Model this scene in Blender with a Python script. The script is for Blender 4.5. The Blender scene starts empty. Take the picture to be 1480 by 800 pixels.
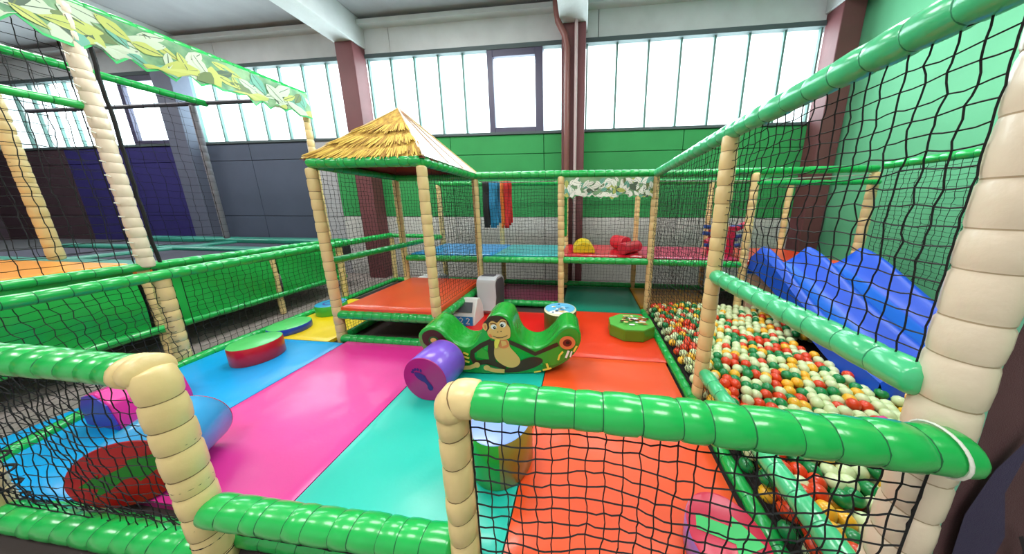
import bpy, bmesh, math, random
from mathutils import Vector, Matrix, noise
random.seed(7)
S = bpy.context.scene
COL = S.collection
# ---------------------------------------------------------------- camera
cam_d = bpy.data.cameras.new('camera'); cam = bpy.data.objects.new('camera', cam_d); COL.objects.link(cam)
F, PX, PY = 350.0, 805.6, 365.0
cam_d.sensor_fit = 'HORIZONTAL'; cam_d.sensor_width = 36; cam_d.lens = F/1480*36
cam_d.shift_x = (740-PX)/1480; cam_d.shift_y = (PY-400)/1480
cam_d.clip_start = .02; cam_d.clip_end = 200
def cam_matrix(a, b, c):
    ca, sa, cb, sb, cc, sc = math.cos(a), math.sin(a), math.cos(b), math.sin(b), math.cos(c), math.sin(c)
    M = Matrix(((cc,-sc,0),(sc,cc,0),(0,0,1))) @ Matrix(((1,0,0),(0,cb,-sb),(0,sb,cb))) @ Matrix(((1,0,0),(0,0,-1),(0,1,0))) @ Matrix(((ca,-sa,0),(sa,ca,0),(0,0,1)))
    r, d, f = M[0], M[1], M[2]
    return Matrix(((r[0],-d[0],-f[0],0),(r[1],-d[1],-f[1],0),(r[2],-d[2],-f[2],1.55),(0,0,0,1)))
cam.matrix_world = cam_matrix(-.1087, .1927, -.001)
S.camera = cam
# ---------------------------------------------------------------- sky, light, exposure
w = bpy.data.worlds.new('overcast_sky'); S.world = w; w.use_nodes = True
w.node_tree.nodes['Background'].inputs[0].default_value = (.93,.97,1,1)
w.node_tree.nodes['Background'].inputs[1].default_value = 2.0
S.view_settings.view_transform = 'Standard'; S.view_settings.look = 'None'
S.view_settings.gamma = 1; S.view_settings.use_curve_mapping = False
S.view_settings.exposure = 0.42
def area(name, loc, rot, sx, sy, power, col=(1,1,1)):
    l = bpy.data.lights.new(name, 'AREA'); l.shape = 'RECTANGLE'; l.size = sx; l.size_y = sy; l.energy = power; l.color = col
    o = bpy.data.objects.new(name, l); COL.objects.link(o); o.location = loc; o.rotation_euler = rot; return o
# daylight just outside the ribbon windows, shining in
for i, (x0, x1) in enumerate(((-13.6,-9.9),(-9.2,-5.0),(-4.6,-.5),(0,4.2))):
    area('window_daylight', ((x0+x1)/2, 5.75, 3.9), (math.radians(-78),0,0), x1-x0, 1.5, 150, (.95,.98,1))
# hall ceiling lamps
LAMPS = [(-2.6,3.1),(2.2,2.6),(-2.4,-.8),(1.2,-1.2),(-7.4,2.8),(-12,2.6),(-7.2,-1.0)]
# ---------------------------------------------------------------- helpers
def lin(c):
    return tuple(((v/255)/12.92 if v/255 <= .04045 else ((v/255+.055)/1.055)**2.4) for v in c) + (1,)
MATS = {}
def mat(name, rgb, rough=.5, bump=0, bscale=40, var=0, vscale=3, metal=0, rgb2=None, coat=0, stretch=None, spec=.5, sub=0):
    if name in MATS: return MATS[name]
    m = bpy.data.materials.new(name); m.use_nodes = True; nt = m.node_tree; b = nt.nodes['Principled BSDF']
    c = lin(rgb); b.inputs['Base Color'].default_value = c; b.inputs['Roughness'].default_value = rough
    b.inputs['Metallic'].default_value = metal; b.inputs['Specular IOR Level'].default_value = spec
    if coat: b.inputs['Coat Weight'].default_value = coat; b.inputs['Coat Roughness'].default_value = .12
    tc = nt.nodes.new('ShaderNodeTexCoord'); src = tc.outputs['Object']
    if stretch:
        mp = nt.nodes.new('ShaderNodeMapping'); mp.inputs['Scale'].default_value = stretch
        nt.links.new(src, mp.inputs[0]); src = mp.outputs[0]
    if var or rgb2:
        n = nt.nodes.new('ShaderNodeTexNoise'); n.inputs['Scale'].default_value = vscale; n.inputs['Detail'].default_value = 5
        nt.links.new(src, n.inputs['Vector'])
        r = nt.nodes.new('ShaderNodeValToRGB'); r.color_ramp.elements[0].position = .35; r.color_ramp.elements[1].position = .65
        k = 1-var
        r.color_ramp.elements[0].color = (c[0]*k, c[1]*k, c[2]*k, 1) if not rgb2 else lin(rgb2)
        r.color_ramp.elements[1].color = c
        nt.links.new(n.outputs[0], r.inputs[0]); nt.links.new(r.outputs[0], b.inputs['Base Color'])
    if bump:
        n2 = nt.nodes.new('ShaderNodeTexNoise'); n2.inputs['Scale'].default_value = bscale; n2.inputs['Detail'].default_value = 4
        nt.links.new(src, n2.inputs['Vector'])
        bp = nt.nodes.new('ShaderNodeBump'); bp.inputs['Strength'].default_value = bump; bp.inputs['Distance'].default_value = .01
        nt.links.new(n2.outputs[0], bp.inputs['Height']); nt.links.new(bp.outputs[0], b.inputs['Normal'])
    MATS[name] = m; return m
class MB:
    def __init__(s): s.v = []; s.f = []; s.m = []
    def add(s, vs, fs, mi=0):
        o = len(s.v); s.v += [tuple(v) for v in vs]; s.f += [tuple(i+o for i in f) for f in fs]; s.m += [mi]*len(fs)
    def box(s, x0, x1, y0, y1, z0, z1, mi=0, M=None):
        vs = [Vector((x, y, z)) for z in (z0, z1) for y in (y0, y1) for x in (x0, x1)]
        if M: vs = [M @ v for v in vs]
        s.add(vs, [(0,2,3,1),(4,5,7,6),(0,1,5,4),(2,6,7,3),(0,4,6,2),(1,3,7,5)], mi)
    def tube(s, pts, r, n=12, mi=0, cap=True, prof=None):
        """tube through points; r a number or one radius per point"""
        pts = [Vector(p) for p in pts]; L = len(pts); rs = r if isinstance(r, (list, tuple)) else [r]*L
        t0 = (pts[1]-pts[0]).normalized(); up = Vector((0,0,1)) if abs(t0.z) < .9 else Vector((0,1,0))
        a = t0.cross(up).normalized(); vs = []
        for i, p in enumerate(pts):
            t = (pts[min(i+1, L-1)]-pts[max(i-1, 0)]).normalized()
            a = (a - t*a.dot(t)).normalized(); b = t.cross(a)
            for k in range(n):
                q = 2*math.pi*k/n; vs.append(p+(a*math.cos(q)+b*math.sin(q))*rs[i])
        fs = [(i*n+k, i*n+(k+1) % n, (i+1)*n+(k+1) % n, (i+1)*n+k) for i in range(L-1) for k in range(n)]
        if cap: fs += [tuple(range(n-1, -1, -1)), tuple((L-1)*n+k for k in range(n))]
        s.add(vs, fs, mi)
    def lathe(s, prof, n=32, c=(0,0,0), mi=0, M=None, sx=1, sy=1):
        """prof: (radius, height) list around z; mi a number or per-band list"""
        vs = []
        for r, z in prof:
            for k in range(n):
                q = 2*math.pi*k/n; v = Vector((math.cos(q)*r*sx, math.sin(q)*r*sy, z)); vs.append((M @ v) if M else v+Vector(c))
        o = len(s.v); s.v += [tuple(v) for v in vs]
        for i in range(len(prof)-1):
            for k in range(n):
                s.f.append((o+i*n+k, o+i*n+(k+1) % n, o+(i+1)*n+(k+1) % n, o+(i+1)*n+k)); s.m.append(mi[i] if isinstance(mi, list) else mi)
        if prof[0][0] > 1e-4: s.f.append(tuple(o+k for k in range(n-1, -1, -1))); s.m.append(mi[0] if isinstance(mi, list) else mi)
        if prof[-1][0] > 1e-4: s.f.append(tuple(o+(len(prof)-1)*n+k for k in range(n))); s.m.append(mi[-1] if isinstance(mi, list) else mi)
    def grid(s, fn, nu, nv, mi=0, flip=False):
        vs = [fn(i/nu, j/nv) for j in range(nv+1) for i in range(nu+1)]
        fs = []
        for j in range(nv):
            for i in range(nu):
                q = (j*(nu+1)+i, j*(nu+1)+i+1, (j+1)*(nu+1)+i+1, (j+1)*(nu+1)+i); fs.append(q[::-1] if flip else q)
        s.add(vs, fs, mi)
    def prism(s, poly, y0, y1, mi=0, M=None):
        """outline in x,z extruded along y"""
        n = len(poly); vs = [Vector((x, y0, z)) for x, z in poly]+[Vector((x, y1, z)) for x, z in poly]
        if M: vs = [M @ v for v in vs]
        s.add(vs, [tuple(range(n)), tuple(range(2*n-1, n-1, -1))]+[(i, n+i, n+(i+1) % n, (i+1) % n) for i in range(n)], mi)
    def build(s, name, mats, parent=None, smooth=False, bevel=0, loc=None, angle=None):
        me = bpy.data.meshes.new(name); me.from_pydata(s.v, [], s.f)
        if not isinstance(mats, (list, tuple)): mats = [mats]
        for m in mats: me.materials.append(m)
        me.polygons.foreach_set('material_index', s.m)
        bm = bmesh.new(); bm.from_mesh(me); bmesh.ops.recalc_face_normals(bm, faces=bm.faces); 
        if smooth:
            for f in bm.faces: f.smooth = True
            for e in bm.edges:
                if len(e.link_faces) == 2 and e.calc_face_angle(0) > (angle or .7): e.smooth = False
        bm.to_mesh(me); bm.free()
        o = bpy.data.objects.new(name, me); COL.objects.link(o)
        if parent: o.parent = parent
        if loc: o.location = loc
        if bevel:
            b = o.modifiers.new('bevel', 'BEVEL'); b.width = bevel; b.segments = 2; b.limit_method = 'ANGLE'
        return o
def tag(o, label, cat, group=None, kind=None):
    if label: o['label'] = label
    if cat: o['category'] = cat
    if group: o['group'] = group
    if kind: o['kind'] = kind
    return o
def thing(name, label, cat, group=None, loc=(0,0,0)):
    o = bpy.data.objects.new(name, None); o.empty_display_size = .1; COL.objects.link(o); o.location = loc
    return tag(o, label, cat, group)
def structure(o, label=None, cat=None):
    o['kind'] = 'structure'
    if label: o['label'] = label
    if cat: o['category'] = cat
    return o
# ---------------------------------------------------------------- materials
GREEN = mat('green_vinyl', (22,178,78), .28, .12, 30, .12, 6, coat=.5)
GSEAM = mat('green_seam_thread', (8,92,48), .7)
GREEN_HAZE = mat('hazed_green_vinyl', (74,200,134), .28, .12, 30, .12, 6, coat=.5)  # green vinyl paled: window reflection and haze put into the colour
GSEAM_HAZE = mat('hazed_green_seam_thread', (34,126,84), .7)
SLV = mat('slate_vinyl', (108,106,116), .5)
SLS = mat('slate_seam', (60,58,66), .8)
TAN = mat('tan_vinyl', (234,204,144), .38, .15, 35, .10, 6, coat=.15)
TSEAM = mat('tan_seam_thread', (128,100,64), .8)
HAZE_AND_CREAM = mat('hazed_tan_and_cream_vinyl', (232,212,188), .36, .15, 35, .06, 6, coat=.2)
TSEAM_HAZE = mat('hazed_tan_seam_thread', (176,152,122), .8)
NET = mat('black_net_cord', (14,13,15), .8)
ROPE = mat('white_cord', (215,215,205), .7)
TIE = mat('cable_tie', (235,232,220), .4)
# ---------------------------------------------------------------- the building
FLOORM = mat('grey_carpet', (168,156,150), .95, .4, 220, .25, 30)
WHITEB = mat('white_wall_paint', (205,204,200), .8, .5, 14, .10, 9)
GREENW = mat('green_wall_paint', (48,150,80), .75, .1, 20, .10, 2)
SLATE = mat('slate_wall_paint', (74,84,104), .7, .1, 20, .10, 1.5)
NAVY = mat('navy_wall_paint', (38,32,104), .75, .1, 20, .12, 2)
PLUM = mat('plum_wall_paint', (66,46,56), .8, .1, 20, .15, 2)
LGREY = mat('pale_grey_wall', (176,176,180), .8, .1, 12, .06, 2)
CONC = mat('concrete_panel', (206,208,210), .85, .3, 18, .08, 3)
CONCD = mat('concrete_ceiling', (166,166,170), .9, .3, 12, .12, 2)
JOINT = mat('wall_joint', (46,50,50), .9)
PIL = mat('brown_pillar_paint', (112,62,66), .55, .1, 20, .12, 3)
PILS = mat('slate_pillar_paint', (92,98,118), .6, .1, 20, .1, 3)
FRAME = mat('dark_window_frame', (70,66,92), .45)
MULL = mat('mullion', (92,128,122), .5)
def glass_mat():
    m = bpy.data.materials.new('milky_channel_glass'); m.use_nodes = True; nt = m.node_tree; nt.nodes.clear()
    o = nt.nodes.new('ShaderNodeOutputMaterial'); t = nt.nodes.new('ShaderNodeBsdfTransparent'); d = nt.nodes.new('ShaderNodeBsdfTranslucent'); mx = nt.nodes.new('ShaderNodeMixShader')
    t.inputs[0].default_value = (.86,.95,.95,1); d.inputs[0].default_value = (.86,.93,.93,1); mx.inputs[0].default_value = .35
    nt.links.new(t.outputs[0], mx.inputs[1]); nt.links.new(d.outputs[0], mx.inputs[2]); nt.links.new(mx.outputs[0], o.inputs[0]); return m
GLASS = glass_mat()
b = MB(); b.box(-17,4.9,-4.5,5.6,-.22,-.12); structure(b.build('floor', FLOORM))
b = MB(); b.box(-17,4.9,-4.5,5.6,5.25,5.4); structure(b.build('ceiling', CONCD))
YW = 5.3
X0, X1 = -16.8, 4.45
# back wall: separate wall panels with open joints on a dark backing, ribbon window between z 3.03 and 4.58
wb = MB(); wb.box(X0,X1,YW+.04,YW+.16,-.12,3.0); wb.box(X0,X1,YW+.04,YW+.16,4.62,5.25)
wall = structure(wb.build('wall_back', JOINT))
def panel(x0, x1, z0, z1, m):
    p = MB(); g = .006; p.box(x0+g,x1-g,YW,YW+.06,z0+g,z1-g); return p.build('wall_panel', m, wall, bevel=.004)
def split(x0, x1, n): return [(x0+(x1-x0)*i/n, x0+(x1-x0)*(i+1)/n) for i in range(n)]
for (x0, x1, n, lo, hi) in ((X0,-13.6,1,PLUM,PLUM),(-13.6,-9.5,2,NAVY,NAVY),(-9.5,-6.4,2,SLATE,SLATE),(-6.4,-5.75,1,LGREY,LGREY),(-5.75,-2.9,1,WHITEB,GREENW),(-2.9,-.86,1,WHITEB,GREENW),(-.86,1.9,1,WHITEB,GREENW),(1.9,X1,1,WHITEB,GREENW)):
    for a, c in split(x0, x1, n):
        for z0, z1, m in ((-.12,1.3,lo),(1.3,2.62,hi),(2.62,3.0,hi)): panel(a, c, z0, z1, m)
for a, c in split(X0, X1, 5): panel(a, c, 4.62, 5.25, CONC)
b = MB()
for x0, x1 in ((X0,X1),): b.box(x0,x1,YW-.03,YW+.16,3.0,3.05); b.box(x0,x1,YW-.03,YW+.16,4.56,4.64)
structure(b.build('trim_1', mat('dark_sill', (72,86,88), .6)))
b = MB(); b.box(X0,X1,YW-.16,YW,5.1,5.18); structure(b.build('trim_2', CONC))
WINS = [(-16.4,-9.75,[(-11.2,-9.95)]),(-9.2,-5.02,[]),(-4.62,-.47,[(-1.99,-.86)]),(-.02,4.05,[])]
for i, (x0, x1, fr) in enumerate(WINS):
    b = MB(); b.box(x0,x0+.03,YW+.02,YW+.12,3.05,4.56); b.box(x1-.03,x1,YW+.02,YW+.12,3.05,4.56)
    wn = structure(b.build('window_%d' % (i+1), MULL))
    spans = []; cur = x0
    for f0, f1 in fr: spans.append((cur, f0)); cur = f1
    spans.append((cur, x1))
    for a, c in spans:
        n = max(1, round((c-a)/.575))
        for q, (p0, p1) in enumerate(split(a, c, n)):
            p = MB(); p.box(p0+.012,p1-.012,YW+.07,YW+.085,3.05,4.56); p.build('pane', GLASS, wn)
            if q: p = MB(); p.box(p0-.019,p0+.019,YW+.03,YW+.11,3.05,4.56); p.build('mullion', MULL, wn)
    for f0, f1 in fr:
        p = MB(); t = .12
        p.box(f0,f0+t,YW-.02,YW+.12,3.0,4.6); p.box(f1-t*1.3,f1,YW-.02,YW+.12,3.0,4.6); p.box(f0+t,f1-t*1.3,YW-.02,YW+.12,3.0,3.14); p.box(f0+t,f1-t*1.3,YW-.02,YW+.12,4.44,4.6)
        cf = p.build('casement_frame', FRAME, wn, bevel=.006)
        p = MB(); p.box(f0+t,f1-t*1.3,YW+.05,YW+.06,3.14,4.44); p.build('pane', GLASS, cf)
# side walls
b = MB(); b.box(X1,X1+.15,-4.5,5.6,-.12,5.25); rw = structure(b.build('wall_right', mat('glare_green_wall', (104,188,140), .6, .1, 20, .08, 1.5)))  # window glare is lightened into this green wall colour
b = MB()
for k in range(5): b.box(X1-.03,X1,4.6-.28*k-.14,4.6-.28*k,4.55+.0*k,5.2-.12*k)
b.build('painted_stripe', mat('lit_green_stripe', (120,205,160), .7), rw)  # green stripes; their pale tone has the light painted in
b = MB(); b.box(X0-.15,X0,-4.5,5.6,-.12,5.25); structure(b.build('wall_left', mat('plum_side', (80,66,78), .8)))
b = MB(); b.box(X0,X1,-4.6,-4.45,-.12,5.25); structure(b.build('wall_front', mat('front_wall_paint', (196,198,196), .8)))
# pillars with beams running towards the camera
for i, (x0, x1, pm, lab) in enumerate(((-9.62,-9.12,PILS,'slate grey concrete pillar left of the long window'),(-5.0,-4.62,PIL,'brown painted pillar behind the thatched tower'),(-.465,-.03,PIL,'brown painted pillar in the middle of the back wall with a drain pipe'),(4.05,4.38,PIL,'reddish brown pillar in the far right corner'))):
    p = thing('pillar', lab, 'pillar', loc=((x0+x1)/2, 5.15, -.12)); p['kind'] = 'structure'
    cx = (x0+x1)/2; wd = (x1-x0)/2
    q = MB(); q.box(-wd,wd,-.15,.15,0,4.86); q.build('shaft', pm, p, bevel=.012)
    b = MB(); b.box(-wd-.03,wd+.03,-9.6,.15,4.86,5.37); b.build('beam', CONC, p, bevel=.01)
pp = MB(); PIPE = mat('brown_drain_pipe', (122,72,66), .35, 0)
pp.tube([(-.56,4.93,5.2),(-.56,4.93,4.95),(-.52,4.93,4.72),(-.40,4.93,4.5),(-.36,4.93,4.3),(-.36,4.93,1.5),(-.36,4.93,-.1)], .055, 14)
pp.tube([(-.2,4.95,4.78),(-.2,4.95,1.5),(-.2,4.95,-.1)], .03, 10, 1)
o = pp.build('drain_pipe', [PIPE, mat('pipe_pale', (190,168,170), .4)], None, True); tag(o, 'brown rain pipe with a kink running down the middle pillar', 'pipe')
# lamps
for i, (x, y) in enumerate(LAMPS):
    t = thing('ceiling_lamp', 'long white ceiling lamp above the '+('thatched tower','ball pit','entrance gap','hall in front of the fence','middle of the trampoline court','far end of the trampoline court','hall in front of the trampolines')[i], 'lamp', 'hall ceiling lamps', (x, y, 5.25))
    b = MB(); b.box(-.8,.8,-.16,.16,-.09,-.005); b.build('housing', mat('lamp_housing', (230,230,228), .5), t, bevel=.01)
    l = bpy.data.lights.new('lamp_light', 'AREA'); l.shape = 'RECTANGLE'; l.size = 2.2; l.size_y = 1.2; l.energy = 95; l.color = (1,.985,.96)
    o = bpy.data.objects.new('lamp_light', l); COL.objects.link(o); o.parent = t; o.location = (0,0,-.12)
# ---------------------------------------------------------------- padded tubes and nets
def sleeve(name, pts, parent, kind='g', r=.052, seg=.11, n=22, caps=True):
    """quilted foam sleeve: bulges between stitched seams"""
    P = [Vector(p) for p in pts]; lens = [(P[i+1]-P[i]).length for i in range(len(P)-1)]; T = sum(lens)
    k = max(2, round(T/seg)); mb = MB(); prof = ((0,.935),(.035,.935),(.11,.985),(.5,1.015),(.89,.985),(.965,.935))
    def pos(s):
        for i, L in enumerate(lens):
            if s <= L or i == len(lens)-1: return P[i]+(P[i+1]-P[i])*(s/L)
            s -= L
    S_, R_ = [], []; rnd = random.Random(int(T*1000)+len(name))
    cuts = [0]; 
    for i in range(1, k): cuts.append((i+rnd.uniform(-.16,.16))/k*T)
    cuts.append(T)
    for i in range(k):
        g = rnd.uniform(.98,1.04)
        for a, rr in prof:
            S_.append(cuts[i]+(cuts[i+1]-cuts[i])*a); R_.append(r*rr*(g if .1 < a < .9 else 1))
    S_.append(T); R_.append(r*.9)
    if caps:
        S_ = [-.0]+S_+[T]; R_ = [r*.5]+R_+[r*.5]
        S_[0] = -.012; S_[-1] = T+.012
    pts2 = []
    for s in S_:
        p = pos(min(max(s,0),T))
        if s < 0: p = p+(P[0]-P[1]).normalized()*(-s)
        if s > T: p = p+(P[-1]-P[-2]).normalized()*(s-T)
        pts2.append(p)
    mb.tube(pts2, R_, n)
    # stitched seam bands and puckers
    cnt = len(pts2)
    for vi in range(cnt*n):
        i = vi//n; base = pts2[i]; v = Vector(mb.v[vi]); d = v-base
        kk = (i-1) % 6; wv = 1+(.045 if kk in (2,4) else (.065 if kk in (1,5) else .02))*noise.noise(v*(62 if kk in (1,5) else 34))
        mb.v[vi] = tuple(base+d*wv)
    for fi, f in enumerate(mb.f):
        if len(f) == 4:
            i = min(f)//n - (1 if caps else 0)
            if i >= 0 and i % 6 == 0 and 0 < i < cnt-3: mb.m[fi] = 1
    ms = {'g': (GREEN, GSEAM), 't': (TAN, TSEAM), 'c': (HAZE_AND_CREAM, TSEAM_HAZE), 'm': (GREEN_HAZE, GSEAM_HAZE), 's': (SLV, SLS)}[kind]
    return mb.build(name, list(ms), parent, True, angle=1.6)
def net(parent, A, B, C_, D, cell=.05, r=.0028, jit=.12, name='net', sag=0, mi=None, border=True, mname=None):
    """square mesh between corners A (low left), B (low right), C (up right), D (up left)"""
    A, B, C_, D = map(Vector, (A, B, C_, D))
    nu = max(2, round(((B-A).length+(C_-D).length)/2/cell)); nv = max(2, round(((D-A).length+(C_-B).length)/2/cell))
    nn = (B-A).cross(D-A).normalized(); mb = MB(); rnd = random.Random(nu*97+nv); G = {}
    for j in range(nv+1):
        for i in range(nu+1):
            u, v = i/nu, j/nv
            p = (A*(1-u)+B*u)*(1-v)+(D*(1-u)+C_*u)*v
            q = Vector((noise.noise(p*2.3), noise.noise(p*2.3+Vector((9,0,0))), noise.noise(p*2.3+Vector((0,9,0)))))*cell*.55
            ed = min(1, 4*min(u,1-u)+.0)*min(1, 4*min(v,1-v))
            p = p+q*ed+Vector([rnd.uniform(-1,1)*cell*jit for _ in range(3)])*(1 if 0 < i < nu and 0 < j < nv else 0)
            p = p+Vector((0,0,-1))*sag*4*v*(1-v)*math.sin(math.pi*u)
            G[i,j] = p
    def cord(seq):
        out = []
        for a_, b_ in zip(seq, seq[1:]):
            out.append(a_); m = (a_+b_)/2; out.append(m+Vector([rnd.uniform(-1,1)*cell*.06 for _ in range(3)])+Vector((0,0,-cell*.03)))
        out.append(seq[-1]); mb.tube(out, r, 3, cap=False)
    for j in range(nv+1): cord([G[i,j] for i in range(nu+1)])
    for i in range(nu+1): cord([G[i,j] for j in range(nv+1)])
    if border:
        for seq in ([G[i,0] for i in range(nu+1)],[G[i,nv] for i in range(nu+1)],[G[0,j] for j in range(nv+1)],[G[nu,j] for j in range(nv+1)]): mb.tube(seq, r*1.3, 4, cap=False)
    return mb.build(name, NET, parent)
def ring(mb, c, ax, R, r=.004, n=20, mi=0):
    ax = Vector(ax).normalized(); a = ax.orthogonal().normalized(); b_ = ax.cross(a)
    pts = [Vector(c)+(a*math.cos(2*math.pi*k/n)+b_*math.sin(2*math.pi*k/n))*R for k in range(n+1)]; mb.tube(pts, r, 5, mi, cap=False)
def poly_face(mb, pts, mi, T):
    """flat print: outline pts (2d) through transform T -> 3d"""
    vs = [T(*p) for p in pts]; mb.add(vs, [tuple(range(len(vs)))], mi)
def stroke(pts, wd):
    """2d outline of a thick polyline"""
    L, Rr = [], []; n = len(pts)
    for i, p in enumerate(pts):
        a = pts[max(i-1,0)]; c = pts[min(i+1,n-1)]; dx, dy = c[0]-a[0], c[1]-a[1]; l = math.hypot(dx, dy) or 1; nx, ny = -dy/l*wd/2, dx/l*wd/2
        L.append((p[0]+nx,p[1]+ny)); Rr.append((p[0]-nx,p[1]-ny))
    return L+Rr[::-1]
def ell(cx, cy, rx, ry, n=16): return [(cx+rx*math.cos(2*math.pi*k/n), cy+ry*math.sin(2*math.pi*k/n)) for k in range(n)]
# ---------------------------------------------------------------- floor mats
def floor_mat(x0, x1, y0, y1, col, cname, label, z=0, th=.05, folds=1.0, name='floor_mat', rough=.27):
    m = mat(cname, col, rough+.05, .05, 60, .05, 2, coat=.15)
    mb = MB(); nx, ny = max(10,int((x1-x0)/.035)), max(10,int((y1-y0)/.035)); ed = .018
    sd = random.random()*50
    def top(u, v):
        x = x0+(x1-x0)*u; y = y0+(y1-y0)*v; d = min(x-x0, x1-x, y-y0, y1-y)
        k = min(1, max(0,d)/ed); h = z-.007*(1-math.sqrt(max(0,1-(1-k)**2)))
        q = .0035*noise.noise(Vector((x*2.1+sd,y*2.1,0)))+.0028*noise.noise(Vector((x*1.2+y*5+sd,y*1.1-x*2,3)))+.0012*noise.noise(Vector((x*9-y*7,y*6+sd,1)))
        w_ = noise.noise(Vector((x*1.7+sd,y*1.3-x*.8,7))); q += .0022*max(0,1-abs(w_)*14)*(1 if noise.noise(Vector((x*.9,y*.9,sd))) > -.1 else 0)
        return Vector((x, y, h+q*folds*k))
    mb.grid(top, nx, ny)
    mb.box(x0+.001,x1-.001,y0+.001,y1-.001,z-th,z-.009)
    o = mb.build(name, m, None, True, angle=1.0); tag(o, label, 'floor mat', 'coloured floor mats'); return o
g = .004
floor_mat(-3.93+g,-2.73-g,.72,2.27-g,(0,158,226),'sky_blue_vinyl','sky blue floor mat along the left side fence, in front of the yellow mat')
floor_mat(-3.93+g,-2.95,2.27+g,3.5,(240,206,20),'yellow_vinyl','bright yellow floor mat left of the thatched tower')
floor_mat(-2.73+g,-1.52-g,.78,2.30,(226,50,150),'magenta_vinyl','long magenta pink floor mat in front of the thatched tower')
floor_mat(-1.52+g,-.34-g,.78,2.27-g,(28,190,172),'turquoise_vinyl','large turquoise floor mat in the middle under the rocker')
floor_mat(-.34+g,.84,.78,2.29-g,(242,84,36),'orange_vinyl','nearest orange floor mat beside the ball pit')
floor_mat(-.34+g,.86,2.29+g,3.42-g,(236,62,24),'red_orange_vinyl','red orange floor mat under the leaf green octagon stool')
floor_mat(-1.52+g,-.34-g,2.27+g,3.30,(222,22,16),'red_vinyl','small red floor mat behind the green rocker')
floor_mat(-.30,.88,3.42+g,4.56,(14,140,112),'deep_teal_vinyl','deep teal floor mat under the red upper deck')
floor_mat(-1.52,-.37,3.66,4.56,(178,30,96),'dark_magenta_vinyl','dark magenta floor mat behind the net under the turquoise deck')
floor_mat(.90,2.1,3.66,4.56,(216,158,40),'ochre_vinyl','ochre yellow floor mat in the back corner right of the teal mat')
b = MB(); b.box(-3.98,4.3,.5,4.7,-.12,-.055); structure(b.build('trim_3', mat('dark_subfloor', (62,52,50), .95)))
# ---------------------------------------------------------------- front fence
ff = thing('low_fence', 'low black net fence with padded green rail, left of the entrance gap', 'fence', loc=(-2.3,.65,-.05))
def at_(o): return Vector(o.location)
def sl(parent, pts, kind='g', name=None, **k):
    off = Vector(parent.location); return sleeve(name or ('rail' if kind in 'gm' else 'post'), [Vector(p)-off for p in pts], parent, kind, **k)
def nt_(parent, A, B, C_, D, **k):
    off = Vector(parent.location); return net(parent, *[Vector(p)-off for p in (A,B,C_,D)], **k)
sl(ff, [(-3.3,.65,.93),(-2.4,.65,.93),(-1.70,.65,.925)], r=.056, seg=.10)
sl(ff, [(-2.93,.65,0),(-1.69,.65,.01)], r=.058, seg=.11)
sl(ff, [(-2.85,.715,-.035),(-1.66,.715,-.03)], r=.03, seg=.12)
sl(ff, [(-1.63,.65,-.1),(-1.63,.65,.88),(-1.645,.65,.93)], 't', r=.054)
sl(ff, [(-1.72,.65,.925),(-1.63,.65,.935)], 't', 'end_cap', r=.062, seg=.07)
sl(ff, [(-2.96,.65,-.1),(-2.96,.65,.9)], 't', r=.052)
nt_(ff, (-2.90,.66,.06),(-1.69,.66,.06),(-1.69,.66,.88),(-2.90,.66,.88), r=.0019, cell=.054, jit=.10)
nt_(ff, (-2.86,.70,.02),(-1.7,.70,.02),(-1.69,.67,.13),(-2.90,.67,.13), r=.002, cell=.045, jit=.25, border=False, name='loose_net')
for k in range(9):
    mb = MB(); ring(mb, (-2.93+2.3+random.uniform(-.01,.01), 0.01, .1+k*.09), (0,.1,1), .058, .006, 12); mb.build('cord_lacing', NET, ff)
for k in range(8):
    mb = MB(); ring(mb, (-1.63+2.3, 0.0, .06+k*.1), (.1,0,1), .052, .003, 14); mb.build('cord_lacing', NET, ff)
gt = thing('entrance_step', 'low padded green bar across the entrance gap', 'barrier', loc=(-1.0,.65,-.05))
sl(gt, [(-1.575,.65,.262),(-1.0,.65,.268),(-.475,.65,.275)], r=.056, seg=.10)
sl(gt, [(-1.6,.72,.0),(-.45,.72,0)], r=.045, seg=.12)
nt_(gt, (-1.57,.69,.05),(-.47,.69,.05),(-.47,.66,.22),(-1.57,.66,.22), cell=.05, jit=.3)
fr = thing('low_fence', 'low black net fence with padded green rail, right of the entrance gap', 'fence', loc=(.3,.65,-.05))
sl(fr, [(-.335,.65,.93),(.3,.65,.925),(.985,.63,.92)], r=.056, seg=.10)
sl(fr, [(-.42,.65,-.1),(-.42,.65,.90)], 't', r=.052)
sl(fr, [(-.42,.65,.88),(-.415,.65,.92),(-.39,.65,.935),(-.335,.65,.93)], 't', 'elbow', r=.058, seg=.08)
sl(fr, [(-.40,.65,.0),(.98,.65,.0)], r=.052, seg=.11)
nt_(fr, (-.365,.655,.05),(.965,.655,.05),(.97,.655,.875),(-.365,.65,.875), cell=.056, jit=.09, r=.0026)
mb = MB(); ring(mb, (.93-.3,-.02,.975), (1,0,.0), .06, .004, 24); mb.build('cord_loop', ROPE, fr)
# kickboard under the front rail
b = MB(); b.box(-4.2,.95,.56,.585,-.12,-.06); structure(b.build('baseboard_front', mat('brown_board', (76,44,40), .7)))
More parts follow.
